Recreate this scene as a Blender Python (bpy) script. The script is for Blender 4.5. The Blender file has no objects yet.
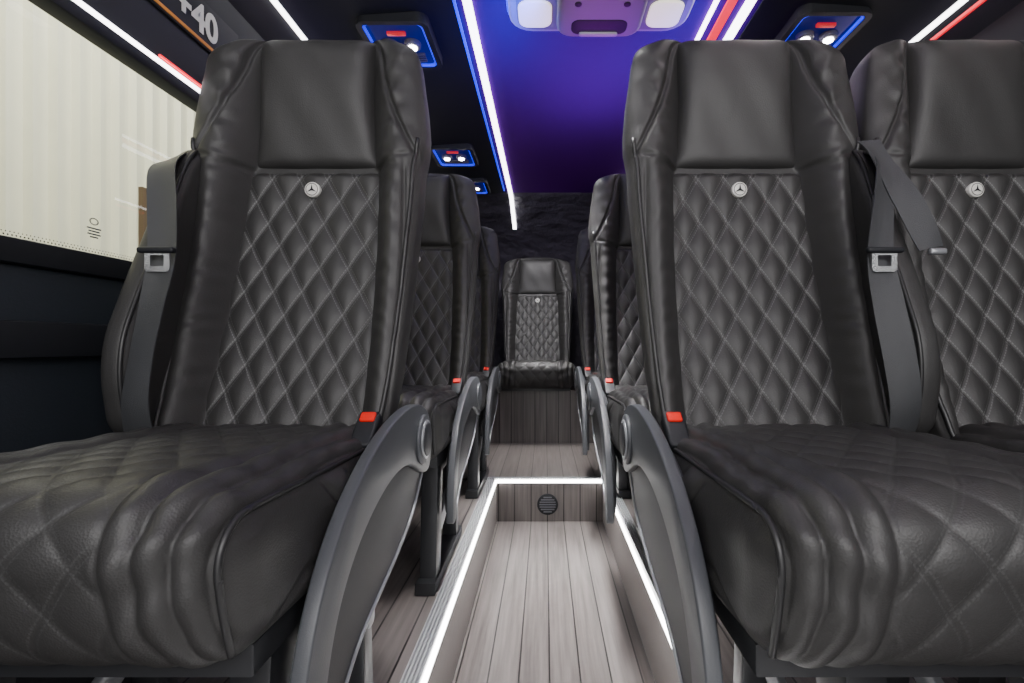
import bpy, bmesh, math, random
import numpy as np
from mathutils import Vector, Matrix
random.seed(4)
C = bpy.context.scene.collection
PI = math.pi

# ------------------------------------------------------------------ materials
def new_mat(name):
    m = bpy.data.materials.new(name); m.use_nodes = True
    nt = m.node_tree; b = nt.nodes['Principled BSDF']
    return m, nt, b
def N(nt, t, **kw):
    n = nt.nodes.new(t)
    for k, v in kw.items(): setattr(n, k, v)
    return n
def math_n(nt, op, a, b=None, c=None):
    n = nt.nodes.new('ShaderNodeMath'); n.operation = op
    for i, v in enumerate((a, b, c)):
        if v is None: continue
        if isinstance(v, (int, float)): n.inputs[i].default_value = v
        else: nt.links.new(v, n.inputs[i])
    return n.outputs[0]
def simple(name, col, rough=.5, metal=0., bump=0., scale=200., spec=.5, var=.0, dist=.002):
    m, nt, b = new_mat(name)
    b.inputs['Base Color'].default_value = (*col, 1)
    b.inputs['Roughness'].default_value = rough
    b.inputs['Metallic'].default_value = metal
    b.inputs['Specular IOR Level'].default_value = spec
    tc = N(nt, 'ShaderNodeTexCoord')
    if bump > 0:
        nz = N(nt, 'ShaderNodeTexNoise'); nz.inputs['Scale'].default_value = scale; nz.inputs['Detail'].default_value = 4
        nt.links.new(tc.outputs['Object'], nz.inputs['Vector'])
        bp = N(nt, 'ShaderNodeBump'); bp.inputs['Strength'].default_value = bump; bp.inputs['Distance'].default_value = dist
        nt.links.new(nz.outputs[0], bp.inputs['Height']); nt.links.new(bp.outputs[0], b.inputs['Normal'])
    if var > 0:
        n2 = N(nt, 'ShaderNodeTexNoise'); n2.inputs['Scale'].default_value = 6
        nt.links.new(tc.outputs['Object'], n2.inputs['Vector'])
        mx = N(nt, 'ShaderNodeMix', data_type='RGBA')
        mx.inputs[6].default_value = (*[c * (1 - var) for c in col], 1); mx.inputs[7].default_value = (*[min(1, c * (1 + var)) for c in col], 1)
        nt.links.new(n2.outputs[0], mx.inputs[0]); nt.links.new(mx.outputs[2], b.inputs['Base Color'])
    return m
def emis(name, col, s):
    m, nt, b = new_mat(name)
    b.inputs['Base Color'].default_value = (*[c * .8 for c in col], 1)
    b.inputs['Emission Color'].default_value = (*col, 1); b.inputs['Emission Strength'].default_value = s
    return m
LC = (.030, .0293, .0293, 1)
def leather(name, stitch=None, thread=.075):
    m, nt, b = new_mat(name)
    b.inputs['Base Color'].default_value = LC
    b.inputs['Roughness'].default_value = .50
    b.inputs['Specular IOR Level'].default_value = .45
    tc = N(nt, 'ShaderNodeTexCoord')
    vo = N(nt, 'ShaderNodeTexVoronoi'); vo.inputs['Scale'].default_value = 480
    nt.links.new(tc.outputs['Object'], vo.inputs['Vector'])
    nz = N(nt, 'ShaderNodeTexNoise'); nz.inputs['Scale'].default_value = 14; nz.inputs['Detail'].default_value = 4; nz.inputs['Distortion'].default_value = .8
    mp = N(nt, 'ShaderNodeMapping'); mp.inputs['Scale'].default_value = (1, 1, .5)
    nt.links.new(tc.outputs['Object'], mp.inputs['Vector']); nt.links.new(mp.outputs[0], nz.inputs['Vector'])
    b1 = N(nt, 'ShaderNodeBump'); b1.inputs['Strength'].default_value = .13; b1.inputs['Distance'].default_value = .010
    nt.links.new(nz.outputs[0], b1.inputs['Height'])
    b2 = N(nt, 'ShaderNodeBump'); b2.inputs['Strength'].default_value = .3; b2.inputs['Distance'].default_value = .0007
    nt.links.new(vo.outputs['Distance'], b2.inputs['Height']); nt.links.new(b1.outputs[0], b2.inputs['Normal'])
    last = b2
    if stitch:
        dw, dh = stitch
        uv = N(nt, 'ShaderNodeUVMap'); sp = N(nt, 'ShaderNodeSeparateXYZ'); nt.links.new(uv.outputs[0], sp.inputs[0])
        u = math_n(nt, 'DIVIDE', sp.outputs[0], dw); v = math_n(nt, 'DIVIDE', sp.outputs[1], dh)
        a = math_n(nt, 'ADD', u, v); bb = math_n(nt, 'SUBTRACT', u, v)
        sc = 1 / math.sqrt(1 / dw**2 + 1 / dh**2)
        def line(p, q):
            f = math_n(nt, 'ABSOLUTE', math_n(nt, 'SUBTRACT', math_n(nt, 'FRACT', math_n(nt, 'ADD', p, 50.)), .5))
            d = math_n(nt, 'MULTIPLY', math_n(nt, 'SUBTRACT', .5, f), sc)
            l = math_n(nt, 'LESS_THAN', math_n(nt, 'ABSOLUTE', math_n(nt, 'SUBTRACT', d, .0034)), .0008)
            dash = math_n(nt, 'LESS_THAN', math_n(nt, 'FRACT', math_n(nt, 'MULTIPLY', math_n(nt, 'ADD', q, 50.), 10.)), .7)
            return math_n(nt, 'MULTIPLY', l, dash)
        st = math_n(nt, 'MAXIMUM', line(a, bb), line(bb, a))
        mx = N(nt, 'ShaderNodeMix', data_type='RGBA')
        mx.inputs[6].default_value = LC; mx.inputs[7].default_value = (thread, thread, thread, 1)
        nt.links.new(st, mx.inputs[0]); nt.links.new(mx.outputs[2], b.inputs['Base Color'])
    nt.links.new(last.outputs[0], b.inputs['Normal'])
    return m
DW, DH = .054, .090
CW, CH = .056, .080
M_lea = leather('black_leather')
M_quilt = leather('quilted_leather', (DW, DH), .105)
M_cquilt = leather('cushion_leather', (CW, CH), .045)
M_pipe = simple('piping_leather', (.016, .016, .017), .42)
M_plastic = simple('dark_plastic', (.020, .021, .025), .48, bump=.15, scale=500)
M_plastic2 = simple('grey_plastic', (.060, .064, .072), .42, bump=.12, scale=600)
M_metalk = simple('black_metal', (.022, .023, .026), .4, .2)
M_chrome = simple('chrome', (.75, .75, .77), .25, 1.)
M_alu = simple('brushed_aluminium', (.42, .43, .45), .4, .3)
M_trimm = simple('satin_trim', (.30, .31, .33), .35, .5)
M_red = simple('red_button', (.70, .010, .004), .5, spec=.2)
M_web = simple('belt_webbing', (.042, .044, .048), .55, bump=.5, scale=900)
M_white = simple('white_enamel', (.75, .74, .70), .3)
M_dark = simple('dark_trim', (.012, .013, .016), .5, spec=.3)
M_blk = simple('black_suede', (.050, .044, .064), .55, bump=1.0, scale=7, dist=.05)
M_wall = simple('side_panel_plastic', (.016, .02, .026), .42, bump=.2, scale=300)  # black plastic; navy tint puts a bluish reflection into the base colour
M_ceil = simple('violet_lit_suede', (.075, .005, .18), .8, bump=.25, scale=400, spec=.05)  # blackish suede; the violet glow is put into its base colour
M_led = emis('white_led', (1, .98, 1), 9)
M_ledf = emis('white_floor_led', (1, .98, .96), 18)
M_redled = emis('red_led', (1, .01, .03), 1.3)
M_reddim = emis('red_backlit_button', (1, .02, .03), .35)
M_blue = emis('blue_led', (.003, .010, 1), 1.6)
M_blued = emis('blue_lit_recess', (.002, .004, .16), .25)
M_lamp = emis('lamp_white', (1, .95, .97), 30)
M_cream = emis('warm_lens', (1, .93, .8), 1.1)
M_lgrey = simple('light_grey_plastic', (.42, .42, .41), .4)
M_con = simple('console_grey', (.22, .22, .22), .4)
M_mgrey = simple('mid_grey_plastic', (.10, .10, .12), .4)
M_orange = simple('orange_stripe', (.7, .25, .03), .5)

def wood(name):
    m, nt, b = new_mat(name)
    tc = N(nt, 'ShaderNodeTexCoord'); sp = N(nt, 'ShaderNodeSeparateXYZ'); nt.links.new(tc.outputs['Object'], sp.inputs[0])
    pitch = .075
    q = math_n(nt, 'DIVIDE', sp.outputs[0], pitch)
    fr = math_n(nt, 'FRACT', math_n(nt, 'ADD', q, 40.35))
    seam = math_n(nt, 'LESS_THAN', math_n(nt, 'ABSOLUTE', math_n(nt, 'SUBTRACT', fr, .5)), .028)
    mp = N(nt, 'ShaderNodeMapping'); mp.inputs['Scale'].default_value = (60, 2.5, 2.5)
    nt.links.new(tc.outputs['Object'], mp.inputs['Vector'])
    nz = N(nt, 'ShaderNodeTexNoise'); nz.inputs['Scale'].default_value = 1.2; nz.inputs['Detail'].default_value = 6
    nt.links.new(mp.outputs[0], nz.inputs['Vector'])
    wn = N(nt, 'ShaderNodeTexWhiteNoise', noise_dimensions='1D'); nt.links.new(math_n(nt, 'FLOOR', math_n(nt, 'ADD', q, 40.85)), wn.inputs['W'])
    t = math_n(nt, 'ADD', math_n(nt, 'MULTIPLY', nz.outputs[0], .8), math_n(nt, 'MULTIPLY', wn.outputs[0], .2))
    cr = N(nt, 'ShaderNodeValToRGB'); cr.color_ramp.elements[0].color = (.060, .052, .050, 1); cr.color_ramp.elements[0].position = .2
    cr.color_ramp.elements[1].color = (.205, .182, .175, 1); cr.color_ramp.elements[1].position = .85
    nt.links.new(t, cr.inputs[0])
    mx = N(nt, 'ShaderNodeMix', data_type='RGBA'); mx.inputs[7].default_value = (.010, .009, .009, 1)
    nt.links.new(seam, mx.inputs[0]); nt.links.new(cr.outputs[0], mx.inputs[6]); nt.links.new(mx.outputs[2], b.inputs['Base Color'])
    b.inputs['Roughness'].default_value = .34
    bp = N(nt, 'ShaderNodeBump'); bp.inputs['Strength'].default_value = .3; bp.inputs['Distance'].default_value = .002
    nt.links.new(nz.outputs[0], bp.inputs['Height']); nt.links.new(bp.outputs[0], b.inputs['Normal'])
    return m
M_wood = wood('grey_plank_floor')
def glassm():
    m = bpy.data.materials.new('window_glass'); m.use_nodes = True; nt = m.node_tree
    for n in list(nt.nodes): nt.nodes.remove(n)
    o = N(nt, 'ShaderNodeOutputMaterial'); t = N(nt, 'ShaderNodeBsdfTransparent'); t.inputs[0].default_value = (.93, .96, .93, 1)
    g = N(nt, 'ShaderNodeBsdfGlossy'); g.inputs['Roughness'].default_value = .02
    f = N(nt, 'ShaderNodeLayerWeight'); f.inputs[0].default_value = .25
    k = math_n(nt, 'ADD', math_n(nt, 'MULTIPLY', math_n(nt, 'POWER', f.outputs['Facing'], 3.0), .5), .05)
    mx = N(nt, 'ShaderNodeMixShader'); nt.links.new(k, mx.inputs[0]); nt.links.new(t.outputs[0], mx.inputs[1]); nt.links.new(g.outputs[0], mx.inputs[2])
    nt.links.new(mx.outputs[0], o.inputs[0]); return m
M_glass = glassm()
M_hall = simple('cream_metal_wall', (.78, .76, .60), .5, var=.05)
M_hfloor = simple('hall_concrete', (.35, .35, .33), .7, var=.1)
M_brown = simple('brown_frame', (.10, .065, .035), .5)
M_teal = simple('door_glass', (.42, .50, .42), .3)

# ------------------------------------------------------------------ mesh helpers
def tag(o, label, cat, group=None):
    o['label'] = label; o['category'] = cat
    if group: o['group'] = group
    return o
def link(name, me, parent=None, loc=None):
    o = bpy.data.objects.new(name, me); C.objects.link(o)
    if parent: o.parent = parent
    if loc: o.location = loc
    return o
def mk(name, verts, faces, mat, smooth=True, uv=None, merge=0, sharp=None):
    me = bpy.data.meshes.new(name)
    me.from_pydata([tuple(v) for v in verts], [], [tuple(f) for f in faces])
    if uv is not None:
        l = me.uv_layers.new(name='UVMap')
        idx = np.empty(len(me.loops), dtype=np.int32); me.loops.foreach_get('vertex_index', idx)
        l.data.foreach_set('uv', np.asarray(uv, dtype=np.float32)[idx].ravel())
    bm = bmesh.new(); bm.from_mesh(me)
    if merge: bmesh.ops.remove_doubles(bm, verts=bm.verts, dist=merge)
    bmesh.ops.recalc_face_normals(bm, faces=bm.faces)
    bm.to_mesh(me); bm.free()
    me.polygons.foreach_set('use_smooth', [smooth] * len(me.polygons))
    if sharp: me.set_sharp_from_angle(angle=math.radians(sharp))
    me.materials.append(mat); me.update()
    return me
def grid_faces(nr, nc, closed=False, off=0):
    f = []
    for j in range(nr - 1):
        for i in range(nc if closed else nc - 1):
            a = off + j * nc + i; b = off + j * nc + (i + 1) % nc
            f.append((a, b, b + nc, a + nc))
    return f
def catmull(P, n=8, closed=True):
    P = [np.array(p, float) for p in P]; L = len(P); out = []
    rng = range(L) if closed else range(L - 1)
    for i in rng:
        if closed: p0, p1, p2, p3 = P[i - 1], P[i], P[(i + 1) % L], P[(i + 2) % L]
        else: p0, p1, p2, p3 = P[max(i - 1, 0)], P[i], P[i + 1], P[min(i + 2, L - 1)]
        for k in range(n):
            t = k / n
            out.append(.5 * ((2 * p1) + (p2 - p0) * t + (2 * p0 - 5 * p1 + 4 * p2 - p3) * t * t + (3 * p1 - p0 - 3 * p2 + p3) * t**3))
    if not closed: out.append(P[-1])
    return out
def bspl(P, n=8):
    P = [np.array(p, float) for p in P]; L = len(P); out = []
    for i in range(L):
        p0, p1, p2, p3 = P[i - 1], P[i], P[(i + 1) % L], P[(i + 2) % L]
        for k in range(n):
            t = k / n
            out.append(((1 - t)**3 * p0 + (3 * t**3 - 6 * t * t + 4) * p1 + (-3 * t**3 + 3 * t * t + 3 * t + 1) * p2 + t**3 * p3) / 6)
    return [tuple(p) for p in out]
def area2(P): return sum(P[i][0] * P[(i + 1) % len(P)][1] - P[(i + 1) % len(P)][0] * P[i][1] for i in range(len(P)))
def puffy(name, outline, x0, x1, r, mat, seg=4, axis='x', sharp=50):
    """outline in (y,z) [axis x], (x,y) [axis z], (x,z) [axis y]; extruded with rounded rims"""
    P = [np.array(p, float) for p in outline]
    if area2(P) < 0: P = P[::-1]
    n = len(P); nor = []
    for i in range(n):
        e1 = P[i] - P[i - 1]; e2 = P[(i + 1) % n] - P[i]
        n1 = np.array((e1[1], -e1[0])); n2 = np.array((e2[1], -e2[0]))
        n1 /= (np.linalg.norm(n1) + 1e-12); n2 /= (np.linalg.norm(n2) + 1e-12)
        m = n1 + n2; m /= (np.linalg.norm(m) + 1e-9); c = max(.5, float(m @ n1)); nor.append(m / c)
    rings = []
    for k in range(seg + 1):
        a = PI / 2 * (1 - k / seg); rings.append((x0 + r - r * math.sin(a), r * (1 - math.cos(a))))
    for k in range(seg + 1):
        a = PI / 2 * k / seg; rings.append((x1 - r + r * math.sin(a), r * (1 - math.cos(a))))
    V = []
    for (x, ins) in rings:
        for i in range(n):
            q = P[i] - nor[i] * ins
            if axis == 'x': V.append((x, q[0], q[1]))
            elif axis == 'z': V.append((q[0], q[1], x))
            else: V.append((q[0], x, q[1]))
    F = grid_faces(len(rings), n, True)
    F.append(tuple(range(n))); F.append(tuple((len(rings) - 1) * n + i for i in range(n)))
    return mk(name, V, F, mat, True, sharp=sharp)
def rrect(cx, cy, w, h, r, n=5):
    out = []
    for (sx, sy, a0) in ((1, 1, 0), (-1, 1, 90), (-1, -1, 180), (1, -1, 270)):
        for k in range(n + 1):
            a = math.radians(a0 + 90 * k / n)
            out.append((cx + sx * (w / 2 - r) + r * math.cos(a), cy + sy * (h / 2 - r) + r * math.sin(a)))
    return out
def box(name, lo, hi, mat, bev=.003):
    d = min(hi[i] - lo[i] for i in range(3)) / 2.2
    return puffy(name, [(lo[1], lo[2]), (hi[1], lo[2]), (hi[1], hi[2]), (lo[1], hi[2])], lo[0], hi[0], min(bev, d), mat, 2, sharp=35)
def tube(name, pts, r, mat, n=8, closed=False):
    pts = [Vector(p) for p in pts]; V = []; L = len(pts); up = Vector((1, .3, .2)).normalized()
    for i, p in enumerate(pts):
        t = (pts[min(i + 1, L - 1)] - pts[max(i - 1, 0)]).normalized()
        a = t.cross(up)
        if a.length < .05: a = t.cross(Vector((0, 1, 0)))
        a.normalize(); b = t.cross(a)
        for k in range(n):
            q = 2 * PI * k / n; V.append(p + (a * math.cos(q) + b * math.sin(q)) * r)
    F = grid_faces(L, n, True); F.append(tuple(range(n))); F.append(tuple((L - 1) * n + k for k in range(n)))
    return mk(name, V, F, mat)
def join_meshes(name, mes):
    bm = bmesh.new()
    for me in mes: bm.from_mesh(me)
    out = bpy.data.meshes.new(name); bm.to_mesh(out); bm.free()
    out.materials.append(mes[0].materials[0]); return out
def disc(name, c, r, y0, y1, mat, n=32, axis='y', rr=.001):
    return puffy(name, [(c[0] + r * math.cos(2 * PI * k / n), c[1] + r * math.sin(2 * PI * k / n)) for k in range(n)], y0, y1, rr, mat, 2, axis)

# ------------------------------------------------------------------ seat surfaces (local: y+ = rearwards, camera side is y-)
Z0, Z1 = .42, 1.242
def lean(z):
    u = (z - Z0) / .8
    return -.115 + .36 * u - .18 * u * u
def Wd(z): return np.interp(z, [.42, .48, .56, .66, .8, .90, .96, 1.0, 1.03, 1.08, 1.14, 1.19, 1.24], [.178, .192, .199, .204, .211, .2165, .2185, .225, .2255, .221, .213, .207, .202])
def sst(a, b, x):
    t = np.clip((x - a) / (b - a), 0, 1); return t * t * (3 - 2 * t)
def gauss(d, s): return np.exp(-(d / s)**2)
ZH = .966
RIM = .034
def xcf(z): return np.interp(z, [.42, .6, .8, .93, ZH - .002, ZH + .004, 1.0, 1.1, 1.2, 1.24], [.143, .141, .136, .131, .129, .124, .119, .112, .112, .115])
def back_h(x, z):
    ax = np.abs(x); xc = xcf(z)
    bol = np.interp(z, [.42, .7, .9, 1.0, 1.1, 1.2], [.064, .070, .076, .074, .066, .054])
    w = np.interp(z, [.42, .9, ZH, 1.05], [.038, .042, .052, .060])
    s = np.clip((ax - (xc - .008)) / (w + .008), 0, 1)
    h = bol * np.sin(s * PI / 2)**1.15
    low = sst(ZH + .01, ZH - .03, z)
    h = h - .0065 * gauss(ax - (.186 + .008 * np.sin((z - .42) * 5)), .0038) * low
    hi = sst(ZH - .01, ZH + .02, z)
    tt = np.clip((1.215 - z) / .25, 0, 1)
    h = h - .011 * gauss(ax - (.130 + .088 * tt**1.7), .0050) * hi
    h = h - .006 * gauss(z - (ZH - .004 + .22 * (ax - .117)), .0045) * sst(.116, .13, ax) * sst(.215, .18, ax)
    ph = z * 2 * PI / .036 + 2.2 * np.sin(z * 19) + 14 * ax
    h = h + .0020 * np.sin(ph) * sst(.130, .150, ax) * sst(.190, .165, ax) * (.3 + .7 * np.sin(z * 31)**2)
    h = h + .0018 * np.sin(z * 37 + ax * 50 + 1.3 * np.sin(z * 61)) * sst(.150, .19, ax)
    h = h + .0022 * np.sin(z * 95 - ax * 90) * hi * gauss(ax - .165, .02)
    return h
def back_front(x, z, T=1.0):
    W = Wd(z)
    E = np.sqrt(np.clip(1 - np.abs(x / W)**5.5, 0, 1))
    y = lean(z) - RIM - E * (back_h(x, z) - RIM)
    return y * T + (lean(z) + .020) * (1 - T)
def build_backrest():
    rows = []
    r = .060; rb = .03
    for k in range(14):
        a = PI / 2 * (1 - k / 14); rows.append((Z0 + rb - rb * math.sin(a), -rb * (1 - math.cos(a)), math.cos(a)))
    for z in np.linspace(Z0 + rb, Z1 - r, 190): rows.append((z, 0, 1))
    for k in range(1, 21):
        a = PI / 2 * k / 20; rows.append((Z1 - r + r * math.sin(a), -r * (1 - math.cos(a)) * 1.05, math.cos(a)**.8 if k < 20 else 0))
    nf, nb = 160, 30; V = []; UV = []
    sf = np.sin(np.linspace(-1, 1, nf) * PI / 2 * .999); sf = .45 * sf + .55 * np.linspace(-1, 1, nf)
    sb = np.sin(np.linspace(1, -1, nb + 2)[1:-1] * PI / 2)
    for (z, dwid, T) in rows:
        W0 = float(Wd(z)); sc = (W0 + dwid) / W0
        xf = sf * W0 * .9999; yf = back_front(xf, np.full(nf, z), T)
        xb = sb * W0; yb = lean(z) - RIM + (.095 + RIM) * np.sqrt(np.clip(1 - np.abs(sb)**8, 0, 1))
        yb = yb * T + (lean(z) + .020) * (1 - T)
        kz = max(0, (z - 1.1) / .128)
        for x, y in zip(xf, yf): V.append((x * sc, y, z - .016 * kz * abs(x / W0)**3)); UV.append((x, z))
        for x, y in zip(xb, yb): V.append((x * sc, y, z - .016 * kz * abs(x / W0)**3)); UV.append((x, z))
    n = nf + nb; F = grid_faces(len(rows), n, True); F.append(tuple(range(n)))
    return mk('backrest', V, F, M_lea, uv=UV, merge=1e-6)
def build_quilt():
    nx, nz = 150, 280; V = []; UV = []
    zz = np.linspace(.43, ZH - .001, nz)
    for z in zz:
        hw = float(xcf(z)) + .008
        x = np.linspace(-hw, hw, nx)
        a = x / DW + z / DH; b = x / DW - z / DH
        puff = np.sqrt(np.abs(np.sin(PI * a) * np.sin(PI * b)) + 1e-9) * .0080
        ed = np.sqrt(np.clip(1 - np.abs(x / hw)**12, 0, 1)); ve = min(1, math.sqrt(max(0, (ZH - .001 - z) / .014)))
        y = lean(z) + .014 - ed * ve * (.019 + puff)
        for q, w in zip(x, y): V.append((q, w, z)); UV.append((q, z))
    return mk('quilted_panel', V, grid_faces(nz, nx), M_quilt, uv=UV)
def build_headpad():
    nx, nz = 80, 90; V = []; UV = []
    zlo, zhi, r = ZH + .002, 1.233, .060
    for v in np.sin(np.linspace(-1, 1, nz) * PI / 2):
        z = (zlo + zhi) / 2 + v * (zhi - zlo) / 2
        hw = float(xcf(z)) + .004
        s = np.sin(np.linspace(-1, 1, nx) * PI / 2); x = s * hw
        P = np.clip(1 - np.abs(s)**8, 0, 1)**.5 * max(0, 1 - abs(v)**12)**.5
        roll = 0
        if z > Z1 - r:
            a = math.asin(min(1, (z - (Z1 - r)) / r)); roll = (1 - math.cos(a)) * .03
        y = lean(z) + .014 + roll - P * (.034 + .024 * sst(-1, .4, v)) + .0008 * np.sin(x * 70 + 5 * v)
        for q, w in zip(x, y): V.append((q, w, z)); UV.append((q, z))
    return mk('headrest_pad', V, grid_faces(nz, nx), M_lea, uv=UV)
CU = dict(hx=.203, hy=.238, hz=.080, r=.062, cy=-.335, cz=.404)
def cush_disp(x, pc, up, tf):
    hx = CU['hx']; ax = np.abs(x); seam = .106 + .005 * np.sin(pc * 11)
    a = x / CW + pc / CH; b = x / CW - pc / CH
    quilt = np.sqrt(np.abs(np.sin(PI * a) * np.sin(PI * b)) + 1e-9) * .0044 * sst(seam + .003, seam - .008, ax)
    wig = .004 * np.sin(pc * 21)
    s0 = np.clip((ax - seam) / .028, 0, 1); s1 = np.clip((ax - .134 - wig) / .026, 0, 1); s2 = np.clip((ax - .160 - wig) / .022, 0, 1)
    bol = .009 * np.sin(PI * s0)**.7 * (s0 < 1) + .010 * np.sin(PI * s1)**.7 * (s1 < 1) * (s1 > 0) + .007 * np.sin(PI * s2)**.7 * (s2 < 1) * (s2 > 0)
    fw = 1 - .6 * up
    d = .0028 * np.sin(pc * 2 * PI / .065 + 1.6 * np.sin(pc * 13) + (ax - seam) * 70) * sst(seam, seam + .014, ax) * sst(.183, .170, ax) * fw
    return (quilt + bol + d) * tf + .012 * up * np.clip(1 - (x / hx)**2, 0, 1)
def cush_warp(G):
    hy, hz = CU['hy'], CU['hz']
    k = np.clip((hz - G[:, 2]) / (2 * hz), 0, 1)
    G[:, 1] += .035 * k**2 * np.clip(-G[:, 1] / hy, 0, 1)
    G[:, 2] += .006 * np.clip(-G[:, 1] / hy, -1, 1)
    G[:, 1] += CU['cy']; G[:, 2] += CU['cz']
    return G
def build_cushion():
    hx, hy, hz, r = CU['hx'], CU['hy'], CU['hz'], CU['r']
    V = []; F = []
    nx, ny, nz = 170, 150, 50
    def lin(h, n): return np.linspace(-h, h, n)
    def add(Pg, nr, nc):
        off = len(V)
        V.extend(Pg); F.extend(grid_faces(nr, nc, False, off))
    X, Y, Z = lin(hx, nx), lin(hy, ny), lin(hz, nz)
    for s in (-1, 1):
        add([(x, y, s * hz) for y in Y for x in X], ny, nx)
        add([(x, s * hy, z) for z in Z for x in X], nz, nx)
        add([(s * hx, y, z) for z in Z for y in Y], nz, ny)
    P = np.array(V); H = np.array([hx, hy, hz]); Q = np.clip(P, -(H - r), H - r); D = P - Q
    nrm = np.linalg.norm(D, axis=1, keepdims=True); D = D / np.maximum(nrm, 1e-9); G = Q + r * D
    x = G[:, 0]; ax = np.abs(x)
    pc = (hy - G[:, 1]) + (hz - G[:, 2])
    up = np.clip(D[:, 2], 0, 1); fr = np.clip(-D[:, 1], 0, 1); tf = np.clip(up + fr, 0, 1)
    yy = G[:, 1]; zz = G[:, 2]
    side = sst(.185, .20, ax)
    q = np.sin(14 * yy + 30 * zz + 1.4 * np.sin(yy * 22))
    crease = side * (.0050 * q - .004 * gauss(q - .1, .18))
    disp = cush_disp(x, pc, up, tf) + crease
    G = cush_warp(G + D * disp[:, None])
    ctr = (ax < .098) & (tf > .3)
    uv = np.stack([np.where(ctr, x, CW / 2), np.where(ctr, pc, 0)], 1)
    return mk('seat_cushion', G, F, M_cquilt, uv=uv, merge=1e-5)
def cushion_pipe(s):
    hx, hy, hz, r = CU['hx'], CU['hy'], CU['hz'], CU['r']
    xin = hx - r; dx = .184 - xin
    c = dx / r; L = math.sqrt(1 - c * c)
    pts = []
    for y in np.linspace(hy - r, -(hy - r), 40): pts.append(((.184), y, hz - r + r * L, 0, L))
    for a in np.linspace(0, PI / 2, 14): pts.append((.184, -(hy - r) - r * L * math.sin(a), hz - r + r * L * math.cos(a), math.sin(a) * L, math.cos(a) * L))
    for z in np.linspace(hz - r, -(hz - r) * 3.0, 20): pts.append((.184, -(hy - r) - r * L, z, L, 0))
    P = np.array(pts); D = np.stack([np.full(len(P), c), -P[:, 3], P[:, 4]], 1); G = P[:, :3].copy()
    pc = (hy - G[:, 1]) + (hz - G[:, 2])
    G = G + D * (cush_disp(G[:, 0], pc, P[:, 4], np.clip(P[:, 3] + P[:, 4], 0, 1)) + .0014)[:, None]
    G = cush_warp(G); G[:, 0] *= s
    return tube('cushion_piping', G, .0034, M_pipe)
ME = {}
ME['backrest'] = build_backrest(); ME['quilt'] = build_quilt(); ME['head'] = build_headpad(); ME['cushion'] = build_cushion()
ME['cp1'] = cushion_pipe(1); ME['cp-1'] = cushion_pipe(-1)
def piping_mesh(s):
    pts = []
    for z in np.linspace(.46, 1.01, 60):
        x = .940 * float(Wd(z)); pts.append((s * x, float(back_front(np.array(x), np.array(z))) - .001, z))
    return tube('piping', pts, .0042, M_pipe)
ME['pipe1'] = piping_mesh(1); ME['pipe-1'] = piping_mesh(-1)
zE = .922; yE = lean(zE) - .013
ME['emblem'] = disc('emblem', (0, zE), .0145, yE - .004, yE + .010, M_white)
def star_mesh():
    V = []; F = []
    for k in range(3):
        a = PI / 2 + k * 2 * PI / 3
        o = len(V); c = (0, zE)
        V += [(c[0] + .0105 * math.cos(a), yE - .0055, c[1] + .0105 * math.sin(a)),
              (c[0] + .0022 * math.cos(a + PI / 3), yE - .0055, c[1] + .0022 * math.sin(a + PI / 3)), (0, yE - .0065, zE),
              (c[0] + .0022 * math.cos(a - PI / 3), yE - .0055, c[1] + .0022 * math.sin(a - PI / 3))]
        F += [(o, o + 1, o + 2), (o, o + 2, o + 3)]
    o = len(V); n = 36
    for rr in (.0108, .0120):
        for k in range(n): V.append((rr * math.cos(2 * PI * k / n), yE - .005, zE + rr * math.sin(2 * PI * k / n)))
    F += [(o + k, o + (k + 1) % n, o + n + (k + 1) % n, o + n + k) for k in range(n)]
    return mk('emblem_star', V, F, M_dark, False)
ME['star'] = star_mesh()

def flip(pts, s): return [(s * p[0],) + tuple(p[1:]) for p in pts]
def span(s, a, b): return (a, b) if s > 0 else (-b, -a)
def ribbon(name, pts, w, mat, th=.0010, bow=.004):
    pts = catmull(pts, 10, False); V = []; L = len(pts)
    us = [-1, -.5, 0, .5, 1]
    for i, p in enumerate(pts):
        t = pts[min(i + 1, L - 1)] - pts[max(i - 1, 0)]; t /= np.linalg.norm(t)
        side = np.cross(t, np.array((0, -1, .0))); side /= np.linalg.norm(side)
        nn = np.cross(side, t)
        tw = .25 * math.sin(i / L * 7)
        sd = side * math.cos(tw) + nn * math.sin(tw); n2 = nn * math.cos(tw) - side * math.sin(tw)
        for u in us: V.append(p + sd * u * w / 2 + n2 * (th + bow * u * u * math.sin(i / L * 5)))
        for u in us[::-1]: V.append(p + sd * u * w / 2 + n2 * (-th + bow * u * u * math.sin(i / L * 5)))
    m = len(us) * 2
    F = grid_faces(L, m, True); F.append(tuple(range(m))); F.append(tuple((L - 1) * m + k for k in range(m)))
    return mk(name, V, F, mat, True, sharp=60)
def smooth_pts(P, n=6): return [tuple(p) for p in catmull(P, n)]

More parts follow.
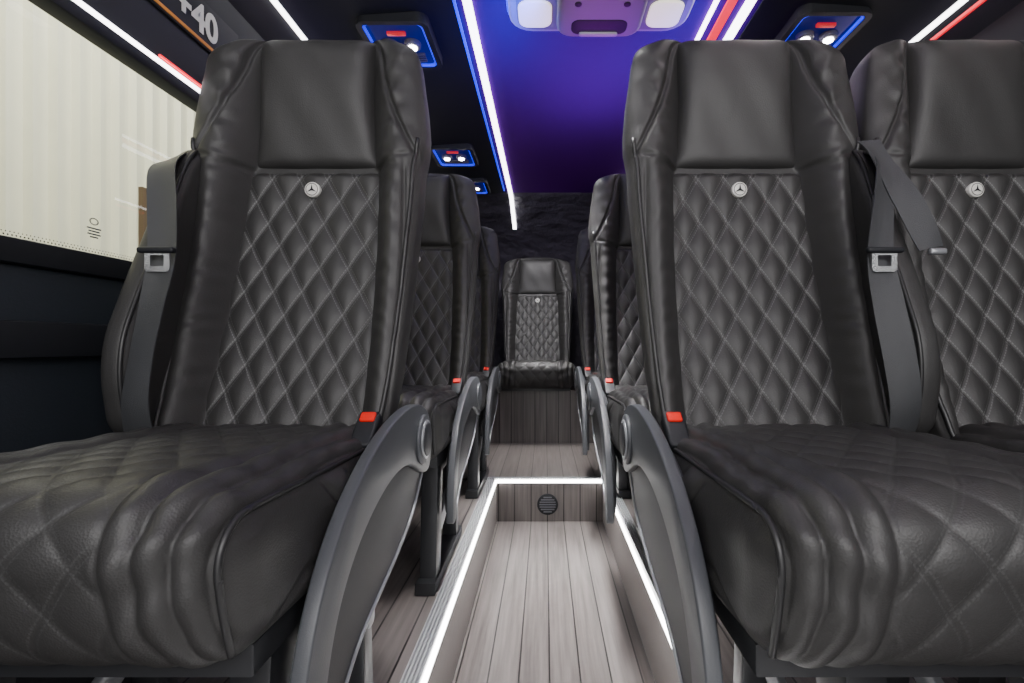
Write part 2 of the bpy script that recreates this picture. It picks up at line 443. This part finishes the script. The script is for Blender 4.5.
def make_seat(label, group, arm, belt, legs=((-.178, -.135), (.135, .178)), wing=True):
    t = bpy.data.objects.new('passenger_seat', None); C.objects.link(t); t.empty_display_size = .1
    tag(t, label, 'seat', group)
    link('backrest', ME['backrest'], t); link('quilted_panel', ME['quilt'], t); link('headrest_pad', ME['head'], t)
    cu = link('seat_cushion', ME['cushion'], t)
    link('cushion_piping', ME['cp1'], cu); link('cushion_piping', ME['cp-1'], cu)
    link('piping', ME['pipe1'], t); link('piping', ME['pipe-1'], t)
    e = link('emblem', ME['emblem'], t); e['label'] = 'round pale metal badge'; link('emblem_star', ME['star'], e)
    b = belt
    if wing:
        prof = smooth_pts([(.030, .99), (-.040, .96), (-.10, .83), (-.160, .70), (-.190, .62), (-.19, .54), (-.16, .475), (-.03, .47), (.06, .55), (.08, .9)], 8)
        w = link('side_wing', puffy('side_wing', prof, *span(b, .186, .232), .019, M_lea, 6, sharp=None), t)
        wp = [(b * .191, p[0] - .002, p[1]) for p in prof[6:50]]
        link('wing_piping', tube('wing_piping', wp, .0035, M_pipe), w)
    if b:
        bp = [(.226, -.030, .965), (.208, -.085, .925), (.174, -.130, .845), (.143, -.172, .757), (.140, -.198, .68), (.148, -.212, .60), (.158, -.212, .53), (.166, -.19, .470)]
        link('belt_strap', ribbon('belt_strap', flip(bp, b), .044, M_web), t)
        cx, cyy, czz = b * .141, -.176, .753
        V = ringmesh('belt_tongue', .038, .034, .006, .0085, cyy - .012, cyy - .008, M_chrome, 'y', cx, czz - .004)
        tb = link('belt_tongue', V, t); tb['label'] = 'shiny metal belt tongue'
        link('tongue_grip', puffy('tongue_grip', rrect(cx, czz + .012, .056, .009, .004), cyy - .018, cyy - .006, .003, M_dark, 3, 'y'), tb)
    link('seat_pan', box('seat_pan', (-.185, -.50, .315), (.185, -.06, .345), M_metalk), t)
    link('back_hinge', box('back_hinge', (-.17, -.09, .33), (.17, .0, .45), M_metalk, .01), t)
    if legs:
        for (l0_, l1_) in legs:
            U = [(-.48, .03), (-.455, .33), (-.17, .33), (-.145, .03), (-.185, .03), (-.205, .285), (-.395, .285), (-.425, .03)]
            lg = link('leg', puffy('leg', U, l0_, l1_, .004, M_metalk, 2, sharp=35), t)
            link('foot_rail', box('foot_rail', (l0_ - .004, -.51, 0.002), (l1_ + .004, -.10, .032), M_metalk), lg)
            mid = (l0_ + l1_) / 2
            link('leg_brace', puffy('leg_brace', smooth_pts([(-.40, .10), (-.30, .11), (-.21, .16), (-.21, .20), (-.30, .155), (-.40, .14)], 4), mid - .006, mid + .006, .003, M_trimm, 2), lg)
            ox = l1_ if abs(l1_) > abs(l0_) else l0_
            link('leg_cover', puffy('leg_cover', rrect(-.178, .22, .030, .07, .010), min(ox, ox + .006 * (1 if ox > 0 else -1)), max(ox, ox + .006 * (1 if ox > 0 else -1)), .002, M_trimm, 2), lg)
    if arm:
        a = arm
        band = bspl([(.068, .425), (.050, .485), (-.03, .518), (-.15, .514), (-.28, .482), (-.40, .420), (-.470, .335), (-.495, .245), (-.498, .180), (-.490, .170),
                     (-.455, .170), (-.448, .190), (-.438, .255), (-.405, .330), (-.325, .388), (-.21, .424), (-.10, .424), (-.02, .382), (.045, .368)], 8)
        sh = link('armrest_shell', puffy('armrest_shell', band, *span(a, .206, .224), .003, M_plastic2, 3, sharp=45), t)
        inner = bspl([(.03, .43), (-.08, .485), (-.24, .475), (-.36, .42), (-.43, .33), (-.465, .21), (-.43, .165), (-.385, .200), (-.30, .248), (-.15, .285), (-.05, .320), (.02, .370)], 8)
        link('shell_inset', puffy('shell_inset', inner, *span(a, .194, .214), .003, M_plastic, 3, sharp=60), sh)
        tr = catmull([(a * .215, .022, .382), (a * .215, -.05, .324), (a * .215, -.15, .286), (a * .215, -.30, .247), (a * .215, -.375, .208), (a * .215, -.42, .180)], 12, False)
        ti = link('shell_trim', tube('shell_trim', tr, .0028, M_trimm), sh); ti['label'] = 'silver trim curve'
        kc = link('pivot_cap', disc('pivot_cap', (-.018, .445), .046, *span(a, .222, .231), M_plastic2, 36, 'x', .004), sh)
        link('pivot_ring', disc('pivot_ring', (-.018, .445), .036, *span(a, .229, .2335), M_trimm, 36, 'x', .002), kc)
        link('pivot_button', disc('pivot_button', (-.018, .445), .031, *span(a, .231, .2355), M_plastic, 30, 'x', .002), kc)
        bk = link('belt_buckle', puffy('belt_buckle', rrect(a * .178, 0, .034, .07, .008), -.012, .012, .005, M_dark, 3, 'y'), t)
        bk.location = (0, -.185, .486); bk.rotation_euler = (math.radians(-50), 0, 0)
        rb = link('buckle_button', puffy('buckle_button', rrect(a * .178, .020, .023, .018, .003), -.0155, .008, .002, M_red, 2, 'y'), bk)
        rb['label'] = 'red release button'
    return t
def ringmesh(name, w, h, r, t, z0, z1, mat, axis='z', cx=0, cy=0):
    A = rrect(cx, cy, w, h, r, 8); B = rrect(cx, cy, w - 2 * t, h - 2 * t, max(r - t, .002), 8); n = len(A)
    V = [(p[0], p[1], z0) for p in A] + [(p[0], p[1], z0) for p in B] + [(p[0], p[1], z1) for p in B] + [(p[0], p[1], z1) for p in A]
    if axis == 'y': V = [(v[0], v[2], v[1]) for v in V]
    F = []
    for k in range(4):
        for i in range(n): F.append((k * n + i, k * n + (i + 1) % n, ((k + 1) % 4) * n + (i + 1) % n, ((k + 1) % 4) * n + i))
    return mk(name, V, F, mat, True, sharp=40)
def dup(root, loc, label):
    r = root.copy(); C.objects.link(r); r.location = loc; r['label'] = label
    for ch in list(root.children):
        c = ch.copy(); C.objects.link(c); c.parent = r
        for g in ch.children:
            d = g.copy(); C.objects.link(d); d.parent = c
    return r
XL, XA, XB = -.452, .378, .838
G1 = 'quilted leather passenger seats'
sL = make_seat('large front black quilted leather seat beside the left window', G1, 1, -1); sL.location = (XL, .97, 0)
sA = make_seat('large front black quilted leather seat right of the aisle, beside another seat', G1, -1, 1, ((-.078, -.035), (.135, .178))); sA.location = (XA, .97, 0)
dup(sL, (XL, 1.77, 0), 'black quilted seat directly behind the front left window seat, left of the aisle')
dup(sL, (XL, 2.57, 0), 'third black quilted seat from the front in the left column, before the rear bench')
dup(sA, (XA, 1.77, 0), 'black quilted seat directly behind the front aisle seat, right of the aisle')
dup(sA, (XA, 2.57, 0), 'third black quilted seat from the front along the right edge of the aisle')
es = link('cross_strap', ribbon('cross_strap', [(.200, -.055, .985), (.206, -.09, .925), (.222, -.13, .85), (.240, -.155, .775)], .042, M_web), sA)
link('strap_clip', puffy('strap_clip', rrect(.243, .768, .026, .010, .003), -.165, -.155, .003, M_trimm, 2, 'y'), es)
sB = make_seat('front black quilted seat cut off by the right picture edge', G1, 0, 1); sB.location = (XB, .97, 0)
sR = make_seat('far rear black quilted seat facing the aisle in the middle', G1, 0, 0, None, False); sR.location = (-.055, 3.68, .02); sR.scale = (1.16, 1, 1)
for ch in sR.children:
    if ch.name.startswith('seat_cushion'): ch.scale = (1.08, 1, 1)
sN = make_seat('rear row black quilted seat mostly hidden, left of the middle rear seat', G1, 0, 0, None, False); sN.location = (-.537, 3.68, .02); sN.scale = (.90, 1, 1)
dup(sN, (.43, 3.68, .02), 'rear row black quilted seat mostly hidden, right of the middle rear seat')

# ------------------------------------------------------------------ setting
def struct(name, me, parent=None):
    o = link(name, me, parent)
    if not parent: o['kind'] = 'structure'
    return o
WL, WR, ZC = -.755, 1.14, 1.65
YN, YF = -.9, 4.35
PE, PR = -.222, .265
WY = 2.35; WZ = -.19
struct('floor', join_meshes('floor', [
    box('f', (PE - .0, YN, WZ - .04), (PR, WY, WZ), M_wood, .001),
    box('f', (WL, YN, -.23), (PE - .04, WY, 0), M_wood, .001),
    box('f', (PR + .04, YN, -.23), (WR, WY, 0), M_wood, .001),
    box('f', (WL, WY + .03, -.23), (WR, 3.24, 0), M_wood, .001),
    box('f', (WL, 3.24, -.23), (WR, YF, .333), M_wood, .001),
    box('f', (PE, WY, WZ), (PR, WY + .03, -.012), M_wood, .001),
]))
M_wellside = simple('well_side_panel', (.22, .20, .192), .45, bump=.2, scale=80, var=.12)
struct('trim_1', box('trim_1', (PE - .04, YN, WZ), (PE, WY, -.014), M_wellside, .001))
struct('trim_2', box('trim_2', (PR, YN, WZ), (PR + .04, WY, -.014), M_wellside, .001))
def ribbed(name, x0, x1, y0, y1, z, mat, along='y'):
    n = 5; prof = []
    for k in range(n):
        w = (x1 - x0) / n
        prof += [(x0 + k * w, z - .004), (x0 + (k + .3) * w, z - .004), (x0 + (k + .42) * w, z + .003), (x0 + (k + .85) * w, z + .003), (x0 + (k + 1) * w - 1e-4, z - .004)]
    prof = [(x0, z - .015)] + prof + [(x1, z - .015)]
    if along == 'y': V = [(p[0], y, p[1]) for y in (y0, y1) for p in prof]
    else: V = [(y, p[0], p[1]) for y in (y0, y1) for p in prof]
    F = grid_faces(2, len(prof), True); m = len(prof); F += [tuple(range(m)), tuple(m + i for i in range(m))]
    return mk(name, V, F, mat, False)
struct('trim_3', ribbed('trim_3', PE - .046, PE - .006, YN, WY + .03, .003, M_alu))
struct('trim_4', ribbed('trim_4', PR + .006, PR + .046, YN, WY + .03, .003, M_alu))
struct('trim_5', ribbed('trim_5', WY + .006, WY + .036, PE - .04, PR + .04, .003, M_alu, 'x'))
def led(name, lo, hi, mat, label, group, cat='light strip'):
    return tag(link(name, box(name, lo, hi, mat, .001)), label, cat, group)
GF = 'floor light strips'
led('led_strip', (PE - .006, YN, -.013), (PE + .001, WY, .001), M_ledf, 'white light strip along the left edge of the sunken aisle', GF)
led('led_strip', (PR - .001, YN, -.013), (PR + .006, WY, .001), M_ledf, 'white light strip along the right edge of the sunken aisle', GF)
led('led_strip', (PE, WY - .001, -.013), (PR, WY + .006, .001), M_ledf, 'white light strip across the step at the end of the sunken aisle', GF)
gr = tag(link('riser_grille', disc('riser_grille', (.012, -.11), .048, WY - .008, WY + .002, M_dark, 36)), 'round black slotted grille in the step riser of the aisle', 'grille')
gb = []
for k in range(-3, 4):
    hw = math.sqrt(.038**2 - (k * .011)**2); gb.append(box('b', (.012 - hw, WY - .012, -.11 + k * .011 - .0025), (.012 + hw, WY - .007, -.11 + k * .011 + .0025), M_mgrey, .001))
link('grille_slats', join_meshes('grille_slats', gb), gr)

for side, X, s in (('left', WL, -1), ('right', WR, 1)):
    def bx(y0, y1, z0, z1, dep=0, mat=M_wall, th=.05, bev=.004):
        b = X + s * th; inn = X - s * dep
        return box('w', (min(inn, b), y0, z0), (max(inn, b), y1, z1), mat, bev)
    struct('wall_' + side, join_meshes('w', [bx(YN, YF, -.25, .735), bx(2.9, YF, .735, 1.16), bx(YN, -.7, .735, 1.16)]))
    struct('trim_%d' % (9 if s < 0 else 10), bx(YN, YF, 1.16, 1.46, 0, M_dark))
    struct('baseboard_' + side, join_meshes('b', [bx(YN, YF, .0, .30, .004, M_dark), bx(YN, YF, .60, .655, .018, M_wall, bev=.008), bx(YN, YF, .30, .315, .012, M_dark)]))
    gx = X + s * .022
    wn = struct('window_%d' % (1 if s < 0 else 2), mk('window', [(gx, -.7, .735), (gx, 2.9, .735), (gx, 2.9, 1.16), (gx, -.7, 1.16)], [(0, 1, 2, 3)], M_glass, False))
    link('window_frame', join_meshes('wf', [bx(-.7, 2.9, .735, .772, .012, M_dark, .03, .006), bx(-.7, 2.9, 1.14, 1.165, .01, M_dark, .03, .006), bx(2.86, 2.9, .768, 1.14, .01, M_dark, .03)]), wn)
    ix = -.27 if s < 0 else .65
    prof = [(X, 1.44), (X - s * .035, 1.50), (X - s * .055, 1.55), (X - s * .11, 1.60), (X - s * .18, 1.625), (ix, 1.645), (ix, 1.70), (X + s * .05, 1.70), (X + s * .05, 1.44)]
    struct('trim_%d' % (6 if s < 0 else 7), puffy('pod', prof, YN, 3.45, .001, M_dark, 1, 'y', sharp=40))
    led('led_strip', (min(X - s * .036, X - s * .050), YN, 1.515), (max(X - s * .036, X - s * .050), 3.4, 1.528), M_led, 'white light strip on the roof edge above the %s windows' % side, 'ceiling light strips')
    if s > 0: led('led_strip', (X - .034, YN, 1.488), (X - .022, 3.4, 1.498), M_redled, 'red glowing strip under the white strip along the right roof edge', 'ceiling light strips')
led('led_strip', (WL - .002, -.7, 1.170), (WL + .006, 2.9, 1.177), M_led, 'thin glowing strip added for a white gleam along the top of the left window', 'window gleam strips')  # glowing bar stands in for the reflected gleam of a light strip
led('led_strip', (WL - .002, 1.0, 1.183), (WL + .005, 2.9, 1.188), M_redled, 'thin red glowing strip above the white one over the left window', 'window gleam strips')
# dotted print along the lower window glass
V = []; F = []
for row in range(3):
    rr = .0018 - row * .00035
    for k in range(330):
        y = -.2 + k * .006 + (row % 2) * .003; z = .7755 + row * .0045; o = len(V)
        for q in range(6): V.append((WL - .0205, y + rr * math.cos(q * PI / 3), z + rr * math.sin(q * PI / 3)))
        F.append(tuple(range(o, o + 6)))
link('dotted_print', mk('dotted_print', V, F, M_dark, False), bpy.data.objects['window_1'])
struct('wall_rear', box('wr', (WL - .05, YF, -.25), (WR + .05, YF + .05, 1.75), M_blk))
prof = [(3.44, 1.652), (3.55, 1.645), (3.75, 1.585), (3.95, 1.52), (4.15, 1.43), (4.30, 1.30), (4.352, 1.15), (4.352, 1.75), (3.44, 1.75)]
struct('trim_8', puffy('rc', [p for p in prof], WL - .02, WR + .02, .001, M_blk, 1, 'x', sharp=60))
struct('ceiling', box('ceil', (-.30, YN, ZC), (.68, 3.46, ZC + .05), M_ceil, .001))
def strip_path(name, x0, x1, mat, label, z=ZC, dz=.008, end=True):
    ys = [(YN, ZC - dz), (3.44, ZC - dz + .002), (3.55, 1.645 - dz), (3.75, 1.585 - dz), (3.95, 1.52 - dz)] if end else [(YN, ZC - dz), (3.4, ZC - dz)]
    V = []
    for (y, zz) in ys: V += [(x0, y, zz), (x1, y, zz), (x1, y, zz + dz + .004), (x0, y, zz + dz + .004)]
    F = grid_faces(len(ys), 4, True); F += [(0, 1, 2, 3), tuple(len(V) - 4 + k for k in range(4))]
    return tag(link(name, mk(name, V, F, mat, False)), label, 'light strip', 'ceiling light strips')
strip_path('led_strip', -.246, -.220, M_led, 'long white ceiling light strip left of the violet-lit panel')
strip_path('led_strip', .505, .518, M_led, 'inner white ceiling light strip right of the violet-lit panel', end=False)
strip_path('led_strip', .545, .572, M_redled, 'wide red glowing strip between two white ceiling strips', end=False)
strip_path('led_strip', .600, .628, M_led, 'outer white ceiling light strip right of the red strip', end=False)
strip_path('led_strip', -.275, -.268, M_blue, 'thin blue glowing strip beside the left white ceiling strip', end=False)

def reading_light(x, y, label):
    t = bpy.data.objects.new('reading_light', None); C.objects.link(t); t.location = (x, y, 1.628); t.empty_display_size = .05
    tag(t, label, 'ceiling light', 'ceiling reading lights')
    link('housing', ringmesh('housing', .225, .28, .035, .018, -.022, .014, M_dark), t)
    link('glow_rim', ringmesh('glow_rim', .190, .245, .025, .006, -.018, .0, M_blue), t)
    link('recess_plate', puffy('recess_plate', rrect(0, .0, .180, .235, .022), -.010, .004, .002, M_blued, 2, 'z'), t)
    for sx in (-1, 1):
        lp = link('lamp', disc('lamp', (sx * .038, -.01), .015, -.032, -.018, M_lamp, 24, 'z', .002), t)
        link('lamp_bezel', disc('lamp_bezel', (sx * .038, -.01), .027, -.026, -.006, M_mgrey, 24, 'z', .003), lp)
    link('vent', join_meshes('vent', [box('v', (-.065, .048 + k * .013, -.018), (.065, .054 + k * .013, -.008), M_mgrey, .001) for k in range(4)]), t)
    link('call_button', puffy('call_button', rrect(0, -.065, .06, .016, .004), -.018, -.006, .002, M_reddim, 2, 'z'), t)
    return t
l0 = reading_light(-.475, 1.70, 'large blue-rimmed reading light above and behind the front left seat')
dup(l0, (-.48, 2.72, 1.632), 'blue-rimmed reading light above the second left seat')
dup(l0, (-.47, 3.25, 1.635), 'smallest, farthest blue-rimmed reading light at left')
dup(l0, (.875, 1.66, 1.630), 'blue-rimmed reading light above the right pair of seats')

con = bpy.data.objects.new('roof_console', None); C.objects.link(con); con.location = (.165, 1.38, 1.65)
tag(con, 'pale overhead console with lamps on the violet-lit ceiling', 'overhead console')
link('console_body', puffy('console_body', rrect(0, 0, .55, .52, .07), -.030, .0, .012, M_lgrey, 4, 'z'), con)
link('console_rim', puffy('console_rim', rrect(0, 0, .562, .532, .076), -.006, .002, .003, M_blue, 3, 'z'), con)
link('console_well', puffy('console_well', rrect(0, .06, .50, .36, .05), -.033, -.02, .002, M_con, 2, 'z'), con)
for sx in (-1, 1):
    link('console_lens', puffy('console_lens', rrect(sx * .195, .16, .10, .12, .03), -.040, -.02, .004, M_cream, 3, 'z'), con)
cp = link('console_panel', puffy('console_panel', rrect(0, .08, .26, .33, .05), -.058, -.02, .016, M_con, 4, 'z'), con)
link('console_recess', puffy('console_recess', rrect(0, .185, .17, .07, .025), -.0600, -.05, .002, M_dark, 2, 'z'), cp)
link('console_handle', puffy('console_handle', rrect(0, .215, .12, .018, .008), -.066, -.055, .003, M_lgrey, 2, 'z'), cp)
for sx in (-1, 1):
    link('console_screw', disc('console_screw', (sx * .07, .08), .010, -.0605, -.05, M_dark, 16, 'z'), cp)

def textmesh(name, body, size, mat, ext=.0008):
    cu = bpy.data.curves.new(name, 'FONT'); cu.body = body; cu.size = size; cu.extrude = ext; cu.align_x = 'CENTER'; cu.align_y = 'CENTER'; cu.offset = .002
    o = bpy.data.objects.new(name, cu); C.objects.link(o); dg = bpy.context.evaluated_depsgraph_get()
    me = bpy.data.meshes.new_from_object(o.evaluated_get(dg)); bpy.data.objects.remove(o)
    me.materials.clear(); me.materials.append(mat); return me
sg = tag(link('phone_sign', box('phone_sign', (-.0, -.15, -.05), (.006, .15, .05), M_dark, .002)), 'black strip sign reading +40 above the left window', 'sign')
sg.location = (WL + .001, 1.10, 1.325)
st = link('sign_text', textmesh('sign_text', '+40', .085, M_white), sg); st.rotation_euler = (PI / 2, 0, PI / 2); st.location = (.008, 0, 0)
link('sign_stripe', box('sign_stripe', (.005, -.14, -.046), (.008, .14, -.039), M_orange, .001), sg)
V = []; F = []; n = 24
for rr in (.0045, .0062):
    for k in range(n): V.append((0, rr * 1.5 * math.cos(2 * PI * k / n), rr * math.sin(2 * PI * k / n)))
F = [(k, (k + 1) % n, n + (k + 1) % n, n + k) for k in range(n)]
for (w, z) in ((.014, -.012), (.011, -.017), (.013, -.022), (.008, -.027)):
    o = len(V); V += [(0, -w, z - .0013), (0, w, z - .0013), (0, w, z + .0013), (0, -w, z + .0013)]; F.append((o, o + 1, o + 2, o + 3))
gm = tag(link('glass_mark', mk('glass_mark', V, F, M_mgrey, False)), 'tiny dark printed mark low on the left window glass', 'glass marking'); gm.location = (WL - .020, .88, .832)

# ------------------------------------------------------------------ outside hall
def corr(y0, y1, z0, z1, x):
    V = []; y = y0; prof = []
    while y < y1:
        prof += [(x, y), (x, y + .09), (x + .045, y + .105), (x + .045, y + .135)]; y += .15
    for z in (z0, z1): V += [(p[0], p[1], z) for p in prof]
    return mk('hall_wall', V, grid_faces(2, len(prof)), M_hall, False)
struct('wall_hall', corr(-1.5, 9, -.5, 4.5, -3.0))
struct('floor_hall', box('fh', (-3.3, -1.5, -.56), (WL - .15, 9, -.5), M_hfloor, .001))
dr = struct('door_1', box('door_1', (-2.97, 3.76, -.5), (-2.93, 4.28, 1.74), M_teal, .003))
link('door_frame', join_meshes('df', [box('a', (-2.97, 3.72, -.5), (-2.92, 3.76, 1.77), M_brown), box('a', (-2.97, 4.28, -.5), (-2.92, 4.32, 1.77), M_brown), box('a', (-2.97, 3.76, 1.73), (-2.92, 4.28, 1.77), M_brown)]), dr)

# ------------------------------------------------------------------ lights
def area(name, loc, target, sx, sy, e, col=(1, 1, 1), spread=180):
    l = bpy.data.lights.new(name, 'AREA'); l.shape = 'RECTANGLE'; l.size = sx; l.size_y = sy; l.energy = e; l.color = col; l.spread = math.radians(spread)
    o = bpy.data.objects.new(name, l); C.objects.link(o); o.location = loc
    o.rotation_euler = (Vector(target) - Vector(loc)).to_track_quat('-Z', 'Y').to_euler(); return o
area('hall_light', (-1.8, 2.5, 4.2), (-3.0, 3.2, 1.0), 2.5, 5, 420, (1, .98, .92))
area('door_light', (.2, -.8, 1.35), (.15, 1.4, .55), 1.7, .7, 33, (1, .985, .97))
area('door_light_low', (.1, -.7, .4), (.05, 1.4, .5), 1.2, .5, 4, (1, .98, .97))
area('violet_glow', (.22, 1.95, 1.33), (.22, 1.95, 1.65), .35, .7, 2.7, (.55, .008, 1))
area('blue_glow', (-.12, 1.60, 1.48), (-.16, 1.70, 1.65), .10, .7, 2.6, (.005, .05, 1))
area('blue_glow_right', (.45, 1.7, 1.45), (.42, 1.8, 1.65), .15, .5, 1.1, (.06, .04, 1))
for i, (x, y, e) in enumerate(((.02, 1.1, 3), (.02, 1.75, 7), (.02, 2.3, 2.5), (.0, 2.9, 2.5))):
    area('aisle_fill', (x, y, 1.60), (x, y, 0), .12, .3, e, (1, .98, .96), 40)  # narrow fill added above the aisle to brighten its floor
area('rear_fill', (-.03, 2.75, 1.5), (-.05, 3.7, .60), .3, .15, 6, (1, .98, .97), 120)  # added fill that lifts the dark rear seat
w = bpy.data.worlds.new('world'); w.use_nodes = True; bpy.context.scene.world = w
w.node_tree.nodes['Background'].inputs[0].default_value = (.87, .88, .9, 1); w.node_tree.nodes['Background'].inputs[1].default_value = .34

cam = bpy.data.cameras.new('camera'); cam.lens = 18; cam.sensor_width = 36; cam.clip_start = .01
cam.shift_x = -33 / 1024; cam.shift_y = 3.5 / 1024
co = bpy.data.objects.new('camera', cam); C.objects.link(co); co.location = (0, 0, .62); co.rotation_euler = (PI / 2, 0, 0)
bpy.context.scene.camera = co
